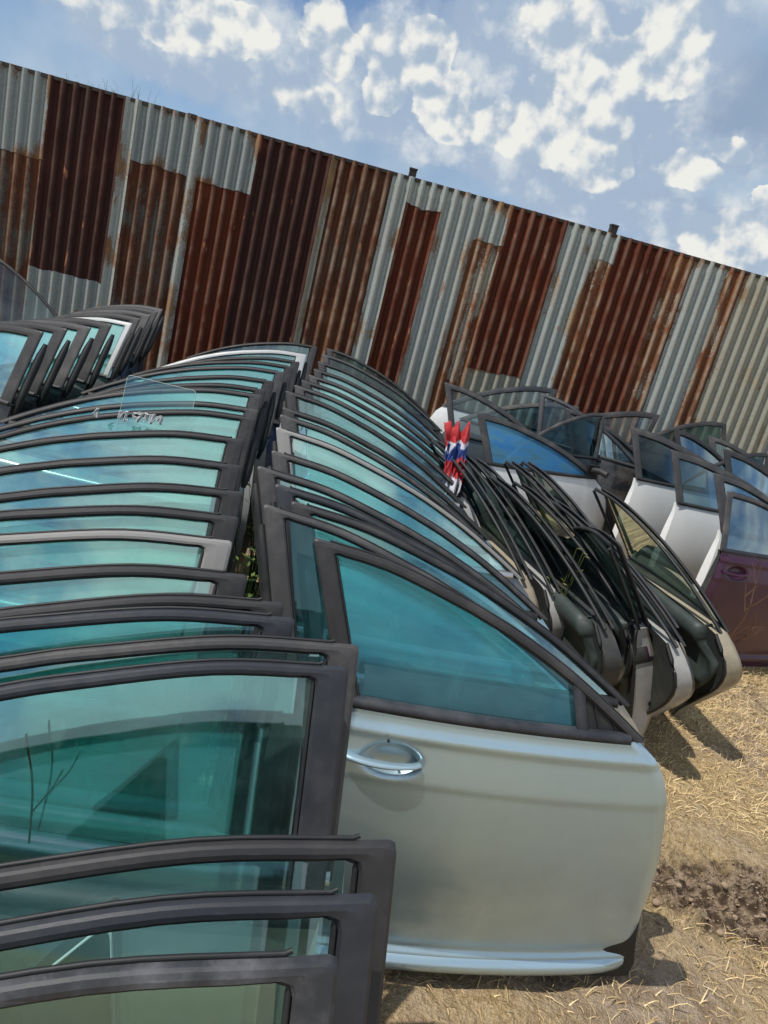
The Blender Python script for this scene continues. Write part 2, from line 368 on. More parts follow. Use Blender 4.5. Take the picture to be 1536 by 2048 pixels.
    if sail:
        ib = MB(); ib.grid([[P(ur(belt) + .05 + (tipu - .14 - ur(belt)) * i / 12, belt + zz, dd) for zz, dd in ((-.01, .03), (.02, .03), (.045, .034), (.05, .045), (.05, .07))] for i in range(13)]); ib.build('inner_belt_panel', M['frame_blue'], root)
        sp_ = MB(); us = [u_ for u_ in np.linspace(bar[0] + .03, tipu - .02, 10)]
        f_ = [[P(u_, belt + .004, .0125), P(u_, max(belt + .005, roofz(u_) - wr * 1.2), .0125)] for u_ in us]; sp_.grid(f_); sp_.grid([[q_ + Vector((0, .012, 0)) for q_ in r_] for r_ in f_])
        sp_.tube([P(us[3], belt, .010), P(us[1], roofz(us[1]) - wr, .010)], .003, 5); sp_.tube([P(us[6], belt, .010), P(us[4], roofz(us[4]) - wr, .010)], .002, 5)
        sp_.build('mirror_sail', M['rubber'], root)
    if bar:
        for ub in bar:
            bm_ = MB(); zt = roofz(ub) - wr * .8; w_ = .014
            rr = []
            for k in range(8):
                z = belt + (zt - belt) * k / 7; uu = ub + .05 * (1 - k / 7) * (1 if ub > .4 else -1) * .6
                rr.append([P(uu - w_, z, .008), P(uu - w_, z, .002), P(uu + w_, z, .002), P(uu + w_, z, .008)])
            bm_.grid(rr, closed_v=True); bm_.build('division_bar', M[frame if not fine else 'frame_blue'], root)
    if inner:
        # interior side: padded trim panel with a rolled top, body flange and a thick rubber seal round the edge
        t_ = MB(); n = 18; A = []
        prof = [(-.03, .0), (-.005, .012), (.012, .03), (.018, .055), (.006, .08), (-.03, .095), (-.06, .085), (-.085, .062), (-.13, .05), (-.20, .052), (-.24, .085), (-.27, .085), (-.30, .05), (-.42, .045), (-.50, .03)]
        for i in range(n + 1):
            row = []
            for dzp, dd in prof:
                z = max(.06, belt + dzp * .9); zz = min(z, belt); a0 = ur(zz) + .04; a1 = uf(zz) - .05
                if dzp > -.1: a1 = min(a1, L - .06)
                u = a0 + (a1 - a0) * i / n; row.append(Vector((sg * u, th * .75 + dd * .72, z)))
            A.append(row)
        A = [[Vector((v.x, v.y * .3 + .03, v.z)) for v in A[0]]] + A + [[Vector((v.x, v.y * .3 + .03, v.z)) for v in A[-1]]]
        if trim: t_.grid(A); t_.build('trim_panel', M['trimpanel'], root)
        s2 = MB(); path = [P(ur(z), z, .05) for z in np.linspace(H - .01, belt, 8)] + [inn(G[0][j]) for j in jj[::-1]] + [inn(G[i][0]) for i in ii[1:]] + [inn(G[nu][j]) for j in jj] 
        s2.tube(path, .008, 6); s2.tube([P(o[0], o[1], .040) for o in outp[K + 1:]], .008, 6)
        s2.build('door_seal', M['rubber'], root)
        bl = MB()  # latch and bolt heads on the jamb face
        for zz in (belt * .78, belt * .45):
            c = P(ur(zz), zz, .03); bl.tube([c - Vector((sg * .004, 0, 0)), c + Vector((sg * -.006, 0, 0))], .013, 10)
        bl.build('latch', M['rubber'], root)
    if handle:
        h = MB(); z0 = hz
        path = [P(hu - .085 + .165 * k / 12, z0 - .0 - .004 * math.sin(k / 12 * math.pi), -.004 - .013 * math.sin(min(1, k / 12) * math.pi) ** .5) for k in range(13)]
        h.tube(path, [.009 + .004 * (1 - k / 12) for k in range(13)], 12, squash=.6)
        h.build('handle', M[paintn], root)
        c = MB(); c.tube([P(hu + .0, hz + .052, -.022), P(hu + .0, hz + .052, -.016)], .003, 8); c.build('lock_cap', M['rubber'], root)
    if sill:
        s3 = MB(); A = []
        for i in range(25):
            u = ur(.05) + .01 + (uf(.05) - ur(.05) - .03) * i / 24
            e = 1 - max(0, (i - 21) / 3) ** 2 * .8
            A.append([P(u, .018, .026), P(u, .03, .026 - .022 * e), P(u, .046, .024 - .022 * e), P(u, .060, .026 - .018 * e), P(u, .068, .026)])
        s3.grid(A); s3.build('lower_moulding', M['silver'], root)
    if mirror:
        k = MB(); u = L - .09; z = belt + .05
        k.box(P(u, z, -.01), (.05, .012, .045)); k.tube([P(u, z, -.01), P(u + .01, z + .02, -.09), P(u + .03, z + .01, -.14)], [.03, .022, .026], 8); k.build('mirror_mount', M['rubber'], root)
    return root

ORD = ['', 'first', 'second', 'third', 'fourth', 'fifth', 'sixth', 'seventh', 'eighth', 'ninth', 'tenth', 'eleventh', 'twelfth', 'thirteenth', 'fourteenth', 'fifteenth', 'sixteenth', 'seventeenth', 'eighteenth', 'nineteenth', 'twentieth',
       'twenty-first', 'twenty-second', 'twenty-third', 'twenty-fourth', 'twenty-fifth', 'twenty-sixth']
# left-hand row, nearest first: corner x, y, yaw, options, look
LEFT = [
 (.056, .464, 8, dict(frame='frame_worn', gl='g_clear', paintn='black', wp=.034), 'scuffed black framed door, nearest of all, cut by the bottom edge'),
 (.083, .537, 8, dict(frame='frame_blue', gl='g_clear', paintn='dark_maroon', wp=.034), 'black framed door directly behind the scuffed nearest door'),
 (.096, .611, 8, dict(frame='frame', gl='g_clear', paintn='dark_maroon', wp=.036), 'black framed door reaching farthest right of the nearest three doors'),
 (.009, .932, 8, dict(frame='frame_blue', gl='g_clear', paintn='grey'), 'blue-black framed door with a large clear window, before the silver door handle'),
 (.016, 1.006, 7, dict(frame='frame_grey', gl='g_mint', paintn='silver'), 'grey framed door with pale chipped top corner touching the silver door'),
 (-.09, 1.04, 6, dict(frame='frame_blue', gl='g_blue', paintn='blue'), None),
 (-.116, 1.085, 8, dict(frame='frame', gl='g_mint', paintn='white'), None),
 (-.196, 1.16, 8, dict(frame='frame', gl='g_mint', paintn='champagne'), None),
 (-.259, 1.289, 7, dict(frame='frame_pale', gl='g_mint', paintn='white'), None),
 (-.284, 1.43, 8, dict(frame='frame', gl='g_mint', paintn='silver'), None),
 (-.321, 1.612, 8, dict(frame='frame', gl='g_mint', paintn='white'), None),
 (-.38, 1.814, 7, dict(frame='frame', gl='g_mint', paintn='silver'), None),
 (-.45, 2.117, 7, dict(frame='frame', gl='g_mint', paintn='white'), None),
 (-.50, 2.47, 5, dict(frame='frame', gl='g_mint', paintn='grey'), None),
 (-.54, 2.68, 6, dict(frame='frame_grey', gl='g_teal', paintn='white'), None),
 (-.587, 2.922, 6, dict(frame='frame_grey', gl='g_teal', paintn='blue'), None),
 (-.62, 3.148, 5, dict(frame='frame', gl='g_mint', paintn='silver'), None),
 (-.64, 3.40, 5, dict(frame='frame', gl='g_teal', paintn='white'), None),
 (-.66, 3.74, 5, dict(frame='frame_grey', gl='g_teal', paintn='grey'), None),
 (-.685, 4.117, 5, dict(frame='frame', gl='g_blue', paintn='navy'), None),
 (-.72, 4.50, 5, dict(frame='frame', gl='g_teal', paintn='white'), None),
 (-.759, 4.942, 4, dict(frame='frame_bright', gl='g_teal', paintn='silver', wr=.022, wp=.06), 'door with bright white metal frame near the far end of the left row'),
 (-.804, 5.70, 4, dict(frame='frame', gl='g_teal', paintn='grey'), 'farthest door of the left row, dark frame behind the bright white one'),
]
PN = {'black': 'black', 'white': 'white', 'silver': 'silver', 'grey': 'grey', 'champagne': 'champagne', 'blue': 'blue', 'navy': 'navy', 'green': 'green', 'maroon': 'maroon', 'red': 'red', 'tan': 'tan', 'dark_maroon': 'dark maroon'}
FN = {'frame_pale': 'pale grey', 'frame': 'black', 'frame_grey': 'grey', 'frame_blue': 'blue-black', 'frame_worn': 'worn black', 'frame_bright': 'bright metal'}
GN = {'g_teal': 'teal', 'g_mint': 'mint green', 'g_blue': 'blue', 'g_grey': 'grey', 'g_dark': 'dark', 'g_green': 'green'}
for i, (x, y, yaw, o, lab) in enumerate(LEFT):
    lab = lab or '%s framed door with %s glass, %s from the front in the left row' % (FN[o['frame']], GN[o['gl']], ORD[i + 1])
    rz = random.uniform(-1.6, 1.6) if i > 6 else 0; yaw += random.uniform(-1.5, 1.5) if i > 6 else 0; o['H'] = 1.05 + (random.uniform(-.012, .012) if i > 6 else 0)
    door('car_door', 'L', (x, y), yaw, 1 + rz, lab, 'car doors stacked in the left row', slant=-.03 if i < 5 else .0, tumble=.13, chrome=i in (4, 5, 6, 8, 10, 13, 17), dark_pillar=random.choice([0, .18, .3]) if i > 6 else 0, L=.88 + .08 * random.random(), **o)
# right-hand row
door('car_door', 'R', (-.13, 1.475), 10.5, 0, 'silver car door at the front of the right row with body and handle showing', 'car doors stacked in the right row',
     paintn='silver', frame='frame', gl='g_blue', fine=True, handle=True, sill=True, slant=.11, wp=.042, wr=.016, L=.815, bar=[.63], tumble=.115, H=1.03, belt=.73, pitch=-1.3, dz=.002, bulge=.030, sail=True, jamb='rubber',
     edge=[(0, 1.045), (.05, 1.045), (.2, 1.01), (.35, .98), (.45, .957), (.55, .93), (.62, .905), (.68, .865), (.73, .80)])
RIGHT = [
 (-.262, 1.555, 10.5, dict(frame='frame_grey', gl='g_blue', paintn='grey', wp=.045)),
 (-.215, 1.64, 11, dict(frame='frame', gl='g_teal', paintn='champagne')),
 (-.275, 1.735, 11.5, dict(frame='frame_blue', gl='g_mint', paintn='white')),
 (-.349, 1.857, 12, dict(frame='frame_grey', gl='g_mint', paintn='champagne')),
 (-.36, 2.08, 11, dict(frame='frame_grey', gl='g_blue', paintn='silver')),
 (-.42, 2.42, 10, dict(frame='frame_pale', gl='g_mint', paintn='grey')),
 (-.45, 2.62, 10, dict(frame='frame_grey', gl='g_teal', paintn='white', wp=.06)),
 (-.477, 2.80, 9, dict(frame='frame', gl='g_mint', paintn='silver')),
 (-.549, 3.211, 9, dict(frame='frame', gl='g_teal', paintn='grey')),
 (-.55, 3.42, 8, dict(frame='frame_grey', gl='g_grey', paintn='white')),
 (-.56, 3.66, 8, dict(frame='frame', gl='g_teal', paintn='navy')),
 (-.57, 3.935, 8, dict(frame='frame_grey', gl='g_mint', paintn='silver')),
 (-.60, 4.28, 8, dict(frame='frame', gl='g_teal', paintn='grey')),
 (-.64, 4.68, 8, dict(frame='frame', gl='g_teal', paintn='white')),
 (-.69, 5.18, 7, dict(frame='frame_grey', gl='g_grey', paintn='grey')),
 (-.744, 5.755, 7, dict(frame='frame', gl='g_green', paintn='black')),
]
for i, (x, y, yaw, o) in enumerate(RIGHT):
    lab = '%s framed door with %s glass, %s from the front in the right row' % (FN[o['frame']], GN[o['gl']], ORD[i + 2])
    if i == 0: lab = 'grey framed car door right behind the silver one, its pillar showing at left'
    if i == len(RIGHT) - 1: lab = 'dark framed door at the far end of the right row, nearest the fence'
    door('car_door', 'R', (x, y), yaw, random.uniform(-1.6, 1.6) if i > 0 else 0, lab, 'car doors stacked in the right row', slant=.10, tumble=.13, chrome=i in (0, 2, 5, 8), dark_pillar=random.choice([0, 0, .2, .3]), L=.88 + .06 * random.random(), **o)
# doors leaning to the left with their inner sides showing
ARCH = [(0, .55), (.1, .62), (.25, .76), (.38, .88), (.48, .93), (.56, .90), (.62, .84)]
LEAN = [
 ('L', .18, 3.72, 1.02, 'g_green', 'tan', 'jamb_tan', {}), ('L', .29, 3.66, 1.02, 'g_green', 'grey', 'jamb_grey', {}), ('L', .39, 3.72, 1.0, 'g_grey', 'white', 'jamb_grey', {}),
 ('L', .47, 3.40, .98, 'g_grey', 'black', 'inner', {}), ('L', .57, 3.74, 1.02, 'g_green', 'white', 'jamb_grey', {}), ('L', .61, 3.55, .97, 'g_green', 'maroon', 'inner', {}), ('L', .66, 3.80, 1.02, 'g_green', 'grey', 'jamb_tan', {}), ('L', .76, 3.42, .95, 'g_green', 'black', 'jamb_grey', {}), ('L', .80, 3.62, .93, 'g_green', 'tan', 'jamb_tan', {}),
]
for i, (k, x, y, H_, gl, pn, jb, ex) in enumerate(LEAN):
    door('car_door', k, (x, y), 106, 17 + (i % 3), 'leaning rear door, inner side out, %s from the left in the leaning stack' % ORD[i + 1], 'car doors leaning with inner sides showing',
         H=H_, belt=.62, L=.88, edge=ARCH, paintn=pn, gl=gl, inner=True, jamb=jb, frame='rubber' if i % 2 else 'frame_blue', slant=.03, wp=.028, wr=.02, trim=(i == 3), **ex)
door('car_door', 'R', (.88, 2.66), 105, 18, 'leaning front door seen from inside with dark green padded trim and tan latch edge', 'car doors leaning with inner sides showing',
     H=1.0, belt=.62, L=.9, paintn='tan', gl='g_green', inner=True, jamb='jamb_grey', frame='rubber', slant=.02, wp=.05, wr=.022)
door('car_door', 'L', (1.03, 3.68), 106, 19, 'rightmost leaning rear door, inner side out, with curved wheel arch edge on the straw', 'car doors leaning with inner sides showing',
     H=1.02, belt=.62, L=.84, edge=ARCH, paintn='tan', gl='g_green', inner=True, jamb='jamb_tan', frame='rubber', slant=.03, wp=.03, wr=.02, bar=[.72])
# far left row
FARL = [(-1.571, 3.073, 'frame', 'g_mint'), (-1.60, 3.34, 'frame', 'g_teal'), (-1.61, 3.60, 'frame_grey', 'g_mint'), (-1.62, 3.86, 'frame', 'g_mint'), (-1.63, 4.153, 'frame_bright', 'g_mint'), (-1.72, 4.5, 'frame', 'g_teal'), (-1.79, 4.85, 'frame_grey', 'g_mint'), (-1.86, 5.16, 'frame', 'g_grey'), (-1.933, 5.458, 'frame_grey', 'g_teal')]
for i, (x, y, f_, g_) in enumerate(FARL):
    door('car_door', 'L', (x, y), -20, random.uniform(-1, 1), dark_pillar=.3, label= '%s framed door, %s from the front in the far left row' % (FN[f_], ORD[i + 1]), group='car doors in the far left row',
         frame=f_, gl=g_, paintn=random.choice(['black', 'grey', 'silver', 'navy']), slant=.0, tumble=.13, wr=.02 if f_ == 'frame_bright' else .028, wp=.03 if f_ == 'frame_bright' else .055)
door('car_door', 'R', (-3.25, 5.0), 12, 0, 'tall pale framed door at the far left edge before the fence', 'car doors in the far left row', H=1.22, belt=.72, frame='frame_grey', gl='g_grey', paintn='white')
# doors at the back right
BACK = [
 ('R', .42, 4.78, 30, .98, dict(paintn='white', jamb='white', gl='g_back', film='film', L=1.1, mirror=True, frame='frame_grey', wr=.03, wp=.05), 'white door with blue film on its window, behind the leaning stack'),
 ('R', .18, 5.15, 20, 1.08, dict(paintn='grey', gl='g_grey', frame='frame_grey', wr=.03, wp=.04), 'grey framed door left of the blue filmed window'),
 ('L', 1.14, 6.26, 0, 1.15, dict(paintn='white', jamb='white', gl='g_grey', frame='frame_blue', wr=.035, wp=.05), 'flat topped dark framed door close to the fence behind the blue film'),
 ('L', 1.30, 6.0, -4, 1.08, dict(paintn='grey', gl='g_back', frame='frame_grey', wr=.03, wp=.05), 'arched grey framed door just before the flat topped one'),
 ('L', 2.08, 6.47, -3, 1.15, dict(paintn='black', gl='g_grey', frame='frame', wr=.04, wp=.05), 'black framed door at the fence, between the blue film and the white doors'),
 ('R', 1.12, 5.6, 28, 1.08, dict(paintn='green', gl='g_green', frame='frame_grey', wr=.03, wp=.035), 'green door with clear green glass right of the blue filmed window'),
 ('R', 1.52, 5.24, 20, 1.10, dict(paintn='white', jamb='white', gl='g_bdark', frame='frame_grey', wr=.04, wp=.05, L=1.15), 'white door with dark glass, left one of the white pair'),
 ('R', 1.72, 4.90, 18, 1.05, dict(paintn='white', jamb='white', gl='g_back', frame='frame_grey', wr=.04, wp=.05, L=1.15), 'white door with blue tinted glass, right one of the white pair'),
 ('R', 1.84, 4.42, 20, 1.03, dict(paintn='white', jamb='white', gl='g_back', frame='frame_grey', wr=.03, wp=.06), 'door whose white edge shows just behind the maroon door'),
 ('R', 1.78, 4.02, 25, 1.0, dict(paintn='maroon', gl='g_bdark', frame='frame_grey', wr=.02, wp=.035, handle=True, fine=True, slant=-.03, L=1.0), 'maroon car door with dark handle at the right edge on the straw'),
 ('R', 2.25, 5.4, 22, 1.10, dict(paintn='grey', gl='g_back', frame='frame', wr=.035, wp=.05), 'dark framed door behind the maroon one, second from the fence'),
 ('R', 2.35, 6.0, 14, 1.12, dict(paintn='grey', gl='g_grey', frame='frame_grey', wr=.03, wp=.05), 'grey framed door close to the fence at the right'),
 ('L', 1.45, 5.75, 35, 1.10, dict(paintn='grey', gl='g_back', frame='frame_grey', wr=.02, wp=.035), 'thin grey frame crossing behind the green door at an angle'),
 ('R', .95, 5.9, -12, 1.12, dict(paintn='black', gl='g_grey', frame='frame_blue', wr=.02, wp=.035), 'thin black frame slanting behind the blue filmed window'),
 ('L', 2.75, 5.75, 24, 1.12, dict(paintn='navy', gl='g_back', frame='frame', wr=.02, wp=.04), 'navy door turned across the others at the right edge'),
 ('R', 1.95, 5.65, 33, 1.13, dict(paintn='black', gl='g_bdark', frame='frame', wr=.03, wp=.05), 'black door with dark window above the white pair'),
 ('L', 2.62, 6.42, 0, 1.22, dict(paintn='grey', gl='g_green', frame='frame', L=.75, wr=.03, wp=.035, slant=-.08), 'short door with sloping green window standing against the fence'),
]
def film(t):
    p = ocoord(t); a, _ = t.noise(t.mapping(p, (3, 3, 9)), 2.2, 5, .6, .6)
    tr = t.new('ShaderNodeBsdfTransparent'); tr.inputs[0].default_value = (.35, .62, .72, 1)
    c = t.mix(t.ss(a, .3, .7), (.03, .20, .50), (.12, .36, .52)); q = princ(t, c, .25)
    m = t.new('ShaderNodeMixShader'); t.put(m.inputs[0], t.ss(a, .3, .75, .75, .35)); t.l.new(tr.outputs[0], m.inputs[1]); t.l.new(q, m.inputs[2]); return m.outputs[0]
M['g_back'] = glass('dark_blue_grey_glass', (.30, .45, .50), (.10, .22, .27), .22, .35)
M['g_bdark'] = glass('dark_dusty_glass', (.10, .17, .21), (.03, .06, .09), .2, .3)
M['film'] = mat('blue_window_film', film)
for (k, x, y, yaw, H_, o, lab) in BACK:
    o = dict(o); sl_ = o.pop('slant', .08)
    door('car_door', k, (x, y), yaw, 0, lab, 'car doors at the back right', H=H_, belt=o.pop('belt', H_ * .70), slant=sl_, tumble=.13, **o)

# ------------------------------------------------------------------ corrugated fence
FA = Vector((-3.957, 6.559, 0)); FD = Vector((6.868, .894, 0)).normalized(); FY = math.atan2(FD.y, FD.x)
fence = empty('fence', Matrix.Translation(FA) @ Matrix.Rotation(FY, 4, 'Z'), 'tall fence of rusty and galvanised corrugated metal sheets', 'fence')
def sheetmat(name, base, rustA, rustB, lo, hi, ridge, streak=1.0, hueback=.3, gold=False):
    """galvanised or rusted corrugated iron: rust patches, streaks down the flutes, rubbed ridges"""
    def f(t):
        p = ocoord(t)
        a, _ = t.noise(t.mapping(p, (1.6, 1, .8)), 1.7, 6, .62); s, _ = t.noise(t.mapping(p, (24, 1, .7)), 1.0, 5, .65); fn, _ = t.noise(p, 60, 4, .7)
        m = t.math('ADD', t.math('ADD', t.math('MULTIPLY', a, .55), t.math('MULTIPLY', s, .33 * streak)), t.math('MULTIPLY', fn, .22))
        ed = t.new('ShaderNodeAttribute', attribute_name='edge').outputs['Fac']
        m = t.math('ADD', m, t.math('MULTIPLY', ed, t.math('MULTIPLY', t.ss(a, .40, .6), .16)))
        m = t.ss(m, lo, hi)
        rc = t.mix(t.ss(s, .38, .62), rustA, rustB); rc = t.mix(t.ss(a, .55, .75), rc, (rustB[0] * 1.6, rustB[1] * 1.9, rustB[2] * 1.8)); rc = t.mix(t.ss(fn, .55, .75), rc, tuple(x * 1.5 for x in rustB))
        nh, _ = t.noise(t.mapping(p, (1, 1, .35)), 14, 2, .5)
        bc = t.mix(t.ss(fn, .4, .7), base, tuple(x * .8 for x in base))
        at = t.new('ShaderNodeAttribute', attribute_name='ridge').outputs['Fac']
        c = t.mix(m, bc, rc); c = t.mix(t.math('MULTIPLY', t.ss(nh, .70, .74), .8), c, (.30, .13, .06))
        w, _ = t.noise(t.mapping(p, (1.2, 1, 1.5)), 3.0, 5, .6)
        rm = t.math('MULTIPLY', t.ss(at, .62, .95), t.ss(w, .38, .62)); rm = t.math('MULTIPLY', rm, ridge)
        c = t.mix(rm, c, (.34, .27, .20))
        r = t.math('ADD', t.math('MULTIPLY', m, .35), .45)
        return princ(t, c, r, t.math('MULTIPLY_ADD', m, -.3, .3), .3, 0, bump(t, fn, .25, .006))
    return mat(name, f)
SM = {
 'galv': sheetmat('galvanised_sheet', (.30, .345, .345), (.12, .07, .045), (.2, .11, .06), .64, .76, .15),
 'pale': sheetmat('pale_galvanised_sheet', (.40, .44, .42), (.14, .07, .04), (.25, .14, .07), .63, .74, .35),
 'beige': sheetmat('weathered_galvanised_sheet', (.38, .385, .32), (.16, .085, .045), (.26, .17, .09), .58, .74, .4),
 'mott': sheetmat('mottled_rusty_sheet', (.40, .38, .31), (.11, .04, .02), (.26, .11, .05), .49, .54, 1.),
 'dark': sheetmat('dark_maroon_rusted_sheet', (.05, .025, .022), (.034, .013, .011), (.060, .020, .015), .40, .6, .10),
 'brown': sheetmat('brown_rusted_sheet', (.13, .085, .06), (.065, .021, .011), (.13, .048, .022), .44, .58, .6),
 'mixed': sheetmat('mixed_grey_rust_sheet', (.13, .13, .115), (.07, .024, .013), (.13, .052, .028), .50, .58, .35),
 'red': sheetmat('deep_red_rusted_sheet', (.12, .033, .015), (.070, .015, .008), (.12, .030, .013), .4, .6, .28),
}
PER = .1026
def sheet(x0, x1, z0, z1, k, off=0., top=0.):
    b = MB(); ED = []; sd = random.uniform(0, 99); n = max(8, int((x1 - x0) / PER * 10)); mz = max(3, int((z1 - z0) / .12)); A = []; T = []
    ph = random.uniform(0, 6.28)
    for i in range(n + 1):
        x = x0 + (x1 - x0) * i / n; row = []; tr = []
        for j in range(mz + 1):
            z = z0 + (z1 - z0) * j / mz; c = math.cos(2 * math.pi * x / PER)
            w = .006 * noise.noise(Vector((x * 1.3, z * .9, off * 31)))
            row.append((x + .004 * noise.noise(Vector((x * .7, z * 1.5, 5))), -off - .025 * c + w, z + (.022 * noise.noise(Vector((x * 7, 3, sd))) + .008 * noise.noise(Vector((x * 31, 3, sd))) if (j == 0 or (j == mz and z1 < TOP)) else 0) + (.004 * noise.noise(Vector((x * 9, 8, sd))) if j == mz else 0)))
            dd = min(x - x0, x1 - x, (z - z0) if z0 > 0 else 9, (z1 - z) * .7); ED.append(max(0, 1 - dd / .10)); tr.append(.5 + .5 * c)
        A.append(row); T.append(tr)
    b.grid(A, at=T); o = b.build('corrugated_sheet', SM[k], fence, 'ridge'); ea = o.data.attributes.new('edge', 'FLOAT', 'POINT'); ea.data.foreach_set('value', ED); return o
P_ = PER
TOP = 2.55
SH = [  # x0, x1, z0, z1, look, lift towards the camera
 (-4.2, -3.3, 0, TOP, 'mixed', .0), (-3.35, -2.5, 0, TOP, 'red', .01), (-2.55, -1.7, 0, TOP, 'galv', 0), (-1.75, -.9, 0, TOP, 'brown', .01), (-.95, -.35, 0, TOP, 'dark', 0),
 (-.40, .42, 1.9, TOP, 'galv', .012), (-.40, .44, 0, 2.01, 'mixed', .004),
 (.41, 1.09, .98, TOP, 'dark', .008), (.40, 1.10, 0, 1.02, 'galv', .014),
 (1.03, 1.13, 0, TOP, 'pale', .022), (1.10, 1.64, 2.08, TOP, 'galv', .014), (1.10, 1.66, 0, 2.11, 'mixed', .006),
 (1.60, 1.69, 0, TOP, 'pale', .022), (1.66, 2.16, 2.06, TOP, 'galv', .014), (1.66, 2.18, 0, 2.10, 'red', .006),
 (2.14, 2.80, 0, TOP, 'dark', .010), (2.775, 2.83, 0, TOP, 'beige', .020), (2.81, 3.36, 0, TOP, 'brown', .008),
 (3.32, 3.48, 0, TOP, 'pale', .020), (3.45, 3.82, 2.33, TOP, 'pale', .016), (3.46, 3.83, 0, 2.36, 'red', .006),
 (3.80, 4.15, 0, TOP, 'pale', .018), (4.12, 4.42, 2.20, TOP, 'pale', .012), (4.12, 4.44, 0, 2.24, 'mott', .004),
 (4.40, 4.98, 1.10, TOP, 'red', .012), (4.40, 5.0, 0, 1.14, 'beige', .004),
 (4.94, 5.26, 0, TOP, 'pale', .018), (5.22, 5.47, 2.3, TOP, 'pale', .014), (5.22, 5.48, 0, 2.33, 'mott', .004),
 (5.44, 5.97, 0, TOP, 'red', .014), (5.93, 6.24, 0, TOP, 'mott', .004), (6.20, 6.54, 0, TOP, 'pale', .014), (6.50, 6.76, 0, TOP, 'mott', .006), (6.72, 7.5, 0, TOP, 'beige', .014),
 (7.45, 8.2, 0, TOP, 'pale', .004), (8.15, 8.9, 0, TOP, 'red', .012), (8.85, 9.7, 0, TOP, 'galv', .004), (9.65, 10.6, 0, TOP, 'brown', .012)]
for s_ in SH: sheet(*s_)
dk = dusty('dark_rusted_steel', (.022, .018, .017), (.09, .05, .03), .5, .7)
r_ = MB(); r_.box((3.2, .012, TOP - .012), (7.4, .028, .013)); r_.build('top_rail', dk, fence)
for z in (.6, 1.7): r_ = MB(); r_.box((3.2, .06, z), (7.4, .02, .03)); r_.build('back_rail', dk, fence)
for x, h in ((-2.2, 2.58), (-.4, 2.58), (1.55, 2.57), (3.49, 2.635), (5.40, 2.64), (7.3, 2.62), (9.2, 2.6)):
    r_ = MB(); r_.box((x, .115, h / 2), (.032, .032, h / 2)); r_.box((x, .115, h - .004), (.036, .036, .006)); r_.build('post', dk, fence)

# ------------------------------------------------------------------ ground
def groundmat(t):
    p = t.new('ShaderNodeNewGeometry').outputs['Position']
    a, _ = t.noise(p, 1.1, 5, .6); b, _ = t.noise(p, 9, 6, .7); c, _ = t.noise(p, 70, 4, .75); e, _ = t.noise(p, 3.0, 4, .6)
    soil = t.mix(t.ss(b, .35, .65), (.34, .24, .155), (.60, .47, .34)); straw = t.mix(t.ss(c, .35, .65), (.44, .30, .14), (.78, .60, .34))
    pm = t.new('ShaderNodeSeparateXYZ'); t.l.new(p, pm.inputs[0])
    q = t.vec('MULTIPLY', t.vec('SUBTRACT', p, (1.50, 2.06, 0)), (1 / .5, 1 / .22, 0)); ql = t.math('ADD', t.vec('LENGTH', q), t.math('MULTIPLY', t.math('SUBTRACT', b, .5), 1.4))
    col = t.mix(t.ss(a, .36, .56), soil, straw)
    dk_, _ = t.noise(p, 22, 5, .7); col = t.mix(t.ss(ql, .6, 1.1, 1, 0), col, t.mix(t.ss(dk_, .42, .58), (.10, .068, .045), (.46, .34, .23))); col = t.mix(t.math('MULTIPLY', t.ss(c, .62, .72), .5), col, (.62, .54, .42)); col = t.mix(t.math('MULTIPLY', t.ss(e, .62, .7), .55), col, (.11, .08, .05))
    h = t.math('ADD', t.math('MULTIPLY', b, .7), t.math('MULTIPLY', c, .35))
    return princ(t, col, .95, 0, .1, 0, bump(t, h, 1.0, .09))
GM = mat('dry_ground', groundmat)
def gz(x, y):
    v = Vector((x, y, 0)); z = .018 * noise.noise(v * 1.4) + .022 * noise.noise(v * 5)
    pit = min(1, 1.6 * math.exp(-(((x - 1.45) / .42) ** 2 + ((y - 2.05) / .20) ** 2))); z += pit * (.06 * noise.noise(v * 15) + .05 * noise.noise(v * 36) - .01)
    k = min(1, math.hypot(x - 1.5, y - 3) / 8); return z - .012 - k * 0.0
def ground():
    b = MB()
    def axis(lo, hi, c0, c1, fine_, coarse):
        xs = []; x = lo
        while x < hi: xs.append(x); x += fine_ if c0 <= x <= c1 else (coarse if abs(x) < 14 else 60)
        return xs + [hi]
    X = axis(-600, 600, .2, 2.8, .02, .25); Y = axis(-600, 900, 1.1, 4.6, .02, .25)
    b.grid([[(x, y, gz(x, y) if abs(x) < 15 and abs(y) < 15 else -.012) for y in Y] for x in X]); o = b.build('ground', GM); tag(o, kind='structure')
ground()
def strawmat(t):
    at = t.new('ShaderNodeAttribute', attribute_name='tone').outputs['Fac']
    c = t.mix(at, (.42, .28, .12), (.82, .65, .36)); return princ(t, c, .7, 0, .2)
b = MB(); rnd = random.Random(3)
def blade(b, x, y, l, w, az, up, tone, z0=None):
    z = gz(x, y) if z0 is None else z0; dx, dy = math.cos(az), math.sin(az); px, py = -dy * w, dx * w; n = 3; rows = []
    for k in range(n + 1):
        s = k / n; ww = (1 - s * .8); hh = z + up * math.sin(s * 2.0) * l
        rows.append([(x + dx * l * s - px * ww, y + dy * l * s - py * ww, hh), (x + dx * l * s + px * ww, y + dy * l * s + py * ww, hh + w * .4)])
    b.grid(rows, at=[[tone, tone]] * (n + 1))
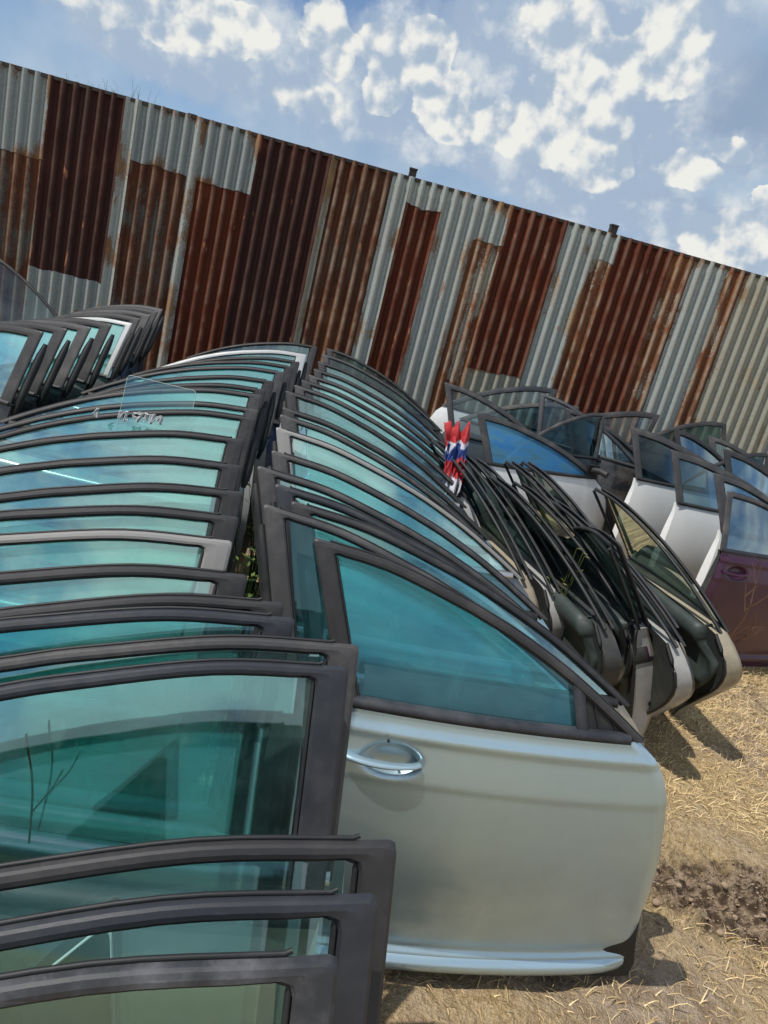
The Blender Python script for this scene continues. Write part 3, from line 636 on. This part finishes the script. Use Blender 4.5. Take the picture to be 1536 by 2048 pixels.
for k in range(75000):
    y = 1.15 + 3.6 * rnd.random() ** .8; x = rnd.uniform(.15, 3.2)
    if x < .9 and y > 1.9: continue
    dn = noise.noise(Vector((x * 1.6, y * 1.6, 4))) + .15 + (y - 2.2) * .25 - 1.2 * math.exp(-(((x - 1.42) / .36) ** 2 + ((y - 2.12) / .2) ** 2))
    if rnd.random() > .35 + dn: continue
    blade(b, x, y, rnd.uniform(.015, .055), rnd.uniform(.0006, .0020), rnd.uniform(0, 6.28), rnd.uniform(.05, .7), min(1, max(0, rnd.gauss(.5, .28))))
tag(b.build('dry_grass', mat('straw', strawmat), None, 'tone'), 'matted dry straw coloured grass covering the ground at the right', 'dry grass', None, 'stuff')
# stones by the scraped patch
sm_ = dusty('pale_stone', (.33, .245, .165), (.18, .12, .075), .7, .9)
b = MB()
for k in range(900):
    x = rnd.gauss(1.48, .30); y = rnd.gauss(2.02, .16); r = rnd.uniform(.0015, .005) if rnd.random() < .95 else rnd.uniform(.006, .016)
    c = Vector((x, y, gz(x, y) + r * .3)); rows = []
    for i in range(6):
        th = math.pi * i / 5
        rows.append([c + Vector((math.sin(th) * math.cos(q), math.sin(th) * math.sin(q) * .8, math.cos(th) * .7)) * r * (1 + .35 * noise.noise(Vector((x * 40 + math.cos(q), y * 40 + math.sin(q), i)))) for q in [j * 2 * math.pi / 8 for j in range(8)]])
    b.grid(rows, closed_v=True)
tag(b.build('gravel', sm_), 'small pale stones and clods scattered on the bare dirt', 'gravel', None, 'stuff')

# ------------------------------------------------------------------ plants
def leafmat(name, a, c_):
    def f(t):
        at = t.new('ShaderNodeAttribute', attribute_name='tone').outputs['Fac']; c = t.mix(at, a, c_)
        q = princ(t, c, .5, 0, .3); tl = t.new('ShaderNodeBsdfTranslucent'); t.l.new(c, tl.inputs[0]); m = t.new('ShaderNodeMixShader'); m.inputs[0].default_value = .3
        t.l.new(q, m.inputs[1]); t.l.new(tl.outputs[0], m.inputs[2]); return m.outputs[0]
    return mat(name, f)
LG = leafmat('weed_leaf', (.035, .075, .02), (.16, .24, .05)); DRY = leafmat('dry_stalk', (.16, .085, .05), (.34, .21, .12)); YG = leafmat('yellow_green_leaf', (.16, .20, .05), (.42, .42, .16))
def weed(x, y, h, n, spread, label, m=LG, leaf=.035):
    e = empty('weed', Matrix.Translation((x, y, 0)), label, 'weed', 'weeds growing between the doors')
    st = MB(); lf = MB()
    for k in range(n):
        a = rnd.uniform(0, 6.28); rr = rnd.uniform(.1, 1) * spread; tip = Vector((math.cos(a) * rr, math.sin(a) * rr, h * rnd.uniform(.6, 1))); p = [Vector((0, 0, -.01)), Vector((tip.x * .3, tip.y * .3, tip.z * .5)), tip]
        pts = [Vector(q) for q in catmull([tuple(q) for q in p], 5)]; st.tube(pts, [.003 * (1 - .7 * i / len(pts)) for i in range(len(pts))], 5)
        for j in range(9):
            c = pts[min(len(pts) - 1, 2 + j)] if 2 + j < len(pts) else tip; aa = rnd.uniform(0, 6.28); l = leaf * rnd.uniform(.6, 1.3)
            d = Vector((math.cos(aa), math.sin(aa), rnd.uniform(-.1, .6))).normalized(); s = d.cross(Vector((0, 0, 1))).normalized() * l * .22; tn = rnd.random()
            lf.grid([[c, c + d * l * .01], [c + d * l * .45 - s, c + d * l * .45 + s], [c + d * l * .99, c + d * l + s * .02]], at=[[tn, tn]] * 3)
    st.build('stem', m, e, 'tone'); lf.build('foliage', m, e, 'tone'); return e
weed(-.31, 1.88, .74, 14, .07, 'leafy green weed in the gap between the two rows, nearer one')
weed(-.37, 2.22, .74, 14, .08, 'leafy green weed in the gap between the two rows, behind the nearer one')
weed(-.42, 2.62, .74, 14, .11, 'bushy green weed between the rows beside the mint green windows')
weed(-.47, 2.95, .7, 14, .12, 'dark green weed clump rising between the rows behind the bushy one')
weed(-.16, 1.50, .72, 12, .10, 'low leafy weed in the gap between the rows, nearest of all')
weed(-.33, 2.5, .8, 10, .10, 'green weed deep in the gap between the two rows, farthest back')
weed(.78, 2.9, .78, 9, .07, 'yellow green sprig growing up through the leaning doors', YG, .03)
weed(-1.75, 6.2, .55, 12, .3, 'yellow dry weed at the fence foot beyond the far left row', YG, .05)
# reddish dry weed before the maroon door
e = empty('dry_weed', Matrix.Translation((1.98, 3.75, 0)), 'bare reddish dry weed in front of the maroon door', 'weed')
st = MB()
def twig(p, d, l, r, k):
    q = p + d * l; mid = p.lerp(q, .5) + Vector((rnd.uniform(-1, 1), rnd.uniform(-1, 1), rnd.uniform(-1, 1))) * l * .08; st.tube([p, mid, q], [r, r * .8, r * .6], 5)
    if k > 0:
        for _ in range(2 + (k > 1)): twig(p.lerp(q, rnd.uniform(.5, 1)), (d + Vector((rnd.uniform(-.7, .7), rnd.uniform(-.7, .7), rnd.uniform(-.2, .5)))).normalized(), l * .55, r * .6, k - 1)
twig(Vector((0, 0, -.01)), Vector((-.12, -.05, 1)).normalized(), .30, .006, 3); twig(Vector((-.03, 0, .25)), Vector((.1, -.1, 1)).normalized(), .28, .005, 3); twig(Vector((0, 0, -.01)), Vector((-.5, -.1, .6)).normalized(), .2, .004, 2)
st.build('stem', DRY, e, 'tone')
# grass tuft on top of the fence
b = MB(); tp = FA + FD * .9
for k in range(60): blade(b, tp.x + rnd.gauss(0, .16), tp.y + .1, .09 * rnd.random() + .02, .0015, rnd.uniform(0, 6.28), rnd.uniform(.5, 1.6), rnd.random() * .4, TOP - .02)
tag(b.build('dry_vine', LG, None, 'tone'), 'thin dark weed tips showing over the fence top at left', 'vine')
# dry stalk behind the large clear window
e = tag(empty('dry_stalk', Matrix.Translation((-.38, .80, 0)), 'pale dry grass stalk standing behind the near door window', 'grass stalk'))
st = MB(); st.tube([Vector(q) for q in catmull([(0, 0, 0), (.03, 0, .5), (.03, .0, .80), (.0, .02, .90)], 6)], .0016, 5); st.tube([(.03, 0, .80), (.05, .01, .84), (.055, .02, .86)], .0012, 5); st.build('stem', YG, e, 'tone')

# ------------------------------------------------------------------ loose things
def pane(name, pts, th, mw, label, m, edge):
    e = empty(name, mw, label, 'glass pane'); b = MB(); f = [Vector((p[0], 0, p[1])) for p in pts]; g = MB(); b.poly(f); b.build('glass', m, e)
    g.tube(f + [f[0]], th, 6); g.build('ground_edge', edge, e); return e
EDG = dusty('ground_glass_edge', (.42, .55, .52), (.5, .5, .45), .3, .3)
def xf(x, y, z, yaw): return Matrix.Translation((x, y, z)) @ Matrix.Rotation(R(yaw), 4, 'Z') @ Matrix.Rotation(R(-14), 4, 'X')
def rounded(pts, r=.18, n=5):
    out = []
    for i, p in enumerate(pts):
        a = np.array(pts[i - 1], float); c = np.array(pts[(i + 1) % len(pts)], float); p = np.array(p, float); s = p + (a - p) * r; e_ = p + (c - p) * r
        for k in range(n + 1): t = k / n; out.append(tuple((1 - t) ** 2 * s + 2 * t * (1 - t) * p + t * t * e_))
    return out
pane('triangular_pane', rounded([(-.17, -.13), (.02, -.13), (-.02, .05)], .1), .0016, xf(-.118, .495, .940, 8), 'loose triangular quarter glass with bright edge between the two nearest doors', M['g_green'], EDG)
pane('square_pane', rounded([(-.24, -.25), (0, -.25), (0, 0), (-.24, 0)], .06), .001, xf(-.742, 2.56, 1.070, 6), 'raised loose window glass standing above the middle of the left row', M['g_clear'], EDG)
WH = dusty('white_marker_paint', (.55, .57, .57), (.5, .5, .48), .3, .6)
b = MB(); rr = random.Random(5)
pl = [o for o in bpy.data.objects if o.get('label', '').endswith('fifteenth from the front in the left row')][0]
for k, (x, z) in enumerate(((-.967, .972), (-.885, .985), (-.868, .985), (-.84, .992), (-.825, .994), (-.805, .996), (-.785, .998), (-.765, 1.0))):
    if k == 1: b.build('lettering', WH, pl).matrix_parent_inverse = pl.matrix_world.inverted(); b = MB()
    for q in range(4):
        a = Vector((x + rr.uniform(-.008, .008), 2.285, z + rr.uniform(-.018, .018))); c = Vector((x + rr.uniform(-.008, .008), 2.285, z + rr.uniform(-.018, .018))); b.tube([a, a.lerp(c, .5), c], .0055, 5, squash=.4)
mk = b.build('lettering', WH, pl); mk.matrix_parent_inverse = pl.matrix_world.inverted()
pr = [o for o in bpy.data.objects if o.get('label', '').endswith('eighth from the front in the right row')][0]
b = MB(); st_ = Matrix.Translation((-.342, 2.46, .995)) @ Matrix.Rotation(R(10), 4, 'Z') @ Matrix.Rotation(R(-20), 4, 'X'); b.box((0, 0, 0), (.018, .001, .026)); 
b.v = [tuple(st_ @ Vector(v)) for v in b.v]
mk = b.build('paper_sticker', WH, pr); mk.matrix_parent_inverse = pr.matrix_world.inverted()
# red, white and blue cloth hung over the leaning doors
def clothmat(t):
    p = ocoord(t); a, _ = t.noise(p, 9, 2, .5); sp = t.new('ShaderNodeSeparateXYZ'); t.l.new(p, sp.inputs[0])
    z = t.math('ADD', sp.outputs[2], t.math('MULTIPLY', t.math('SUBTRACT', a, .5), .22)); red = (.38, .02, .025); white = (.5, .5, .55); blue = (.02, .05, .20)
    c = t.mix(t.ss(z, .815, .825), white, red); c = t.mix(t.ss(z, .875, .885), c, blue); c = t.mix(t.ss(z, .925, .935), c, white); c = t.mix(t.ss(z, .945, .955), c, red)
    return princ(t, c, .75)
b2 = MB(); A = []
for i in range(26):
    row = []
    for j in range(34):
        u, v = i / 25, j / 33; x = .17 + (.14 - .07 * v) * u + .08 * v; s = v * .48
        y = 3.58 - .18 * v + .03 * noise.noise(Vector((u * 5, v * 6, 1))); z = 1.04 - s * .62 + .05 * noise.noise(Vector((u * 6, v * 7, 9))) + .03 * math.sin(u * 17 + v * 4)
        row.append((x, y, z))
    A.append(row)
b2.grid(A); o = b2.build('cloth', mat('red_white_blue_cloth', clothmat)); tag(o, 'crumpled red, white and blue cloth draped over the left end of the leaning doors', 'cloth')
mo = o.modifiers.new('thickness', 'SOLIDIFY'); mo.thickness = .003
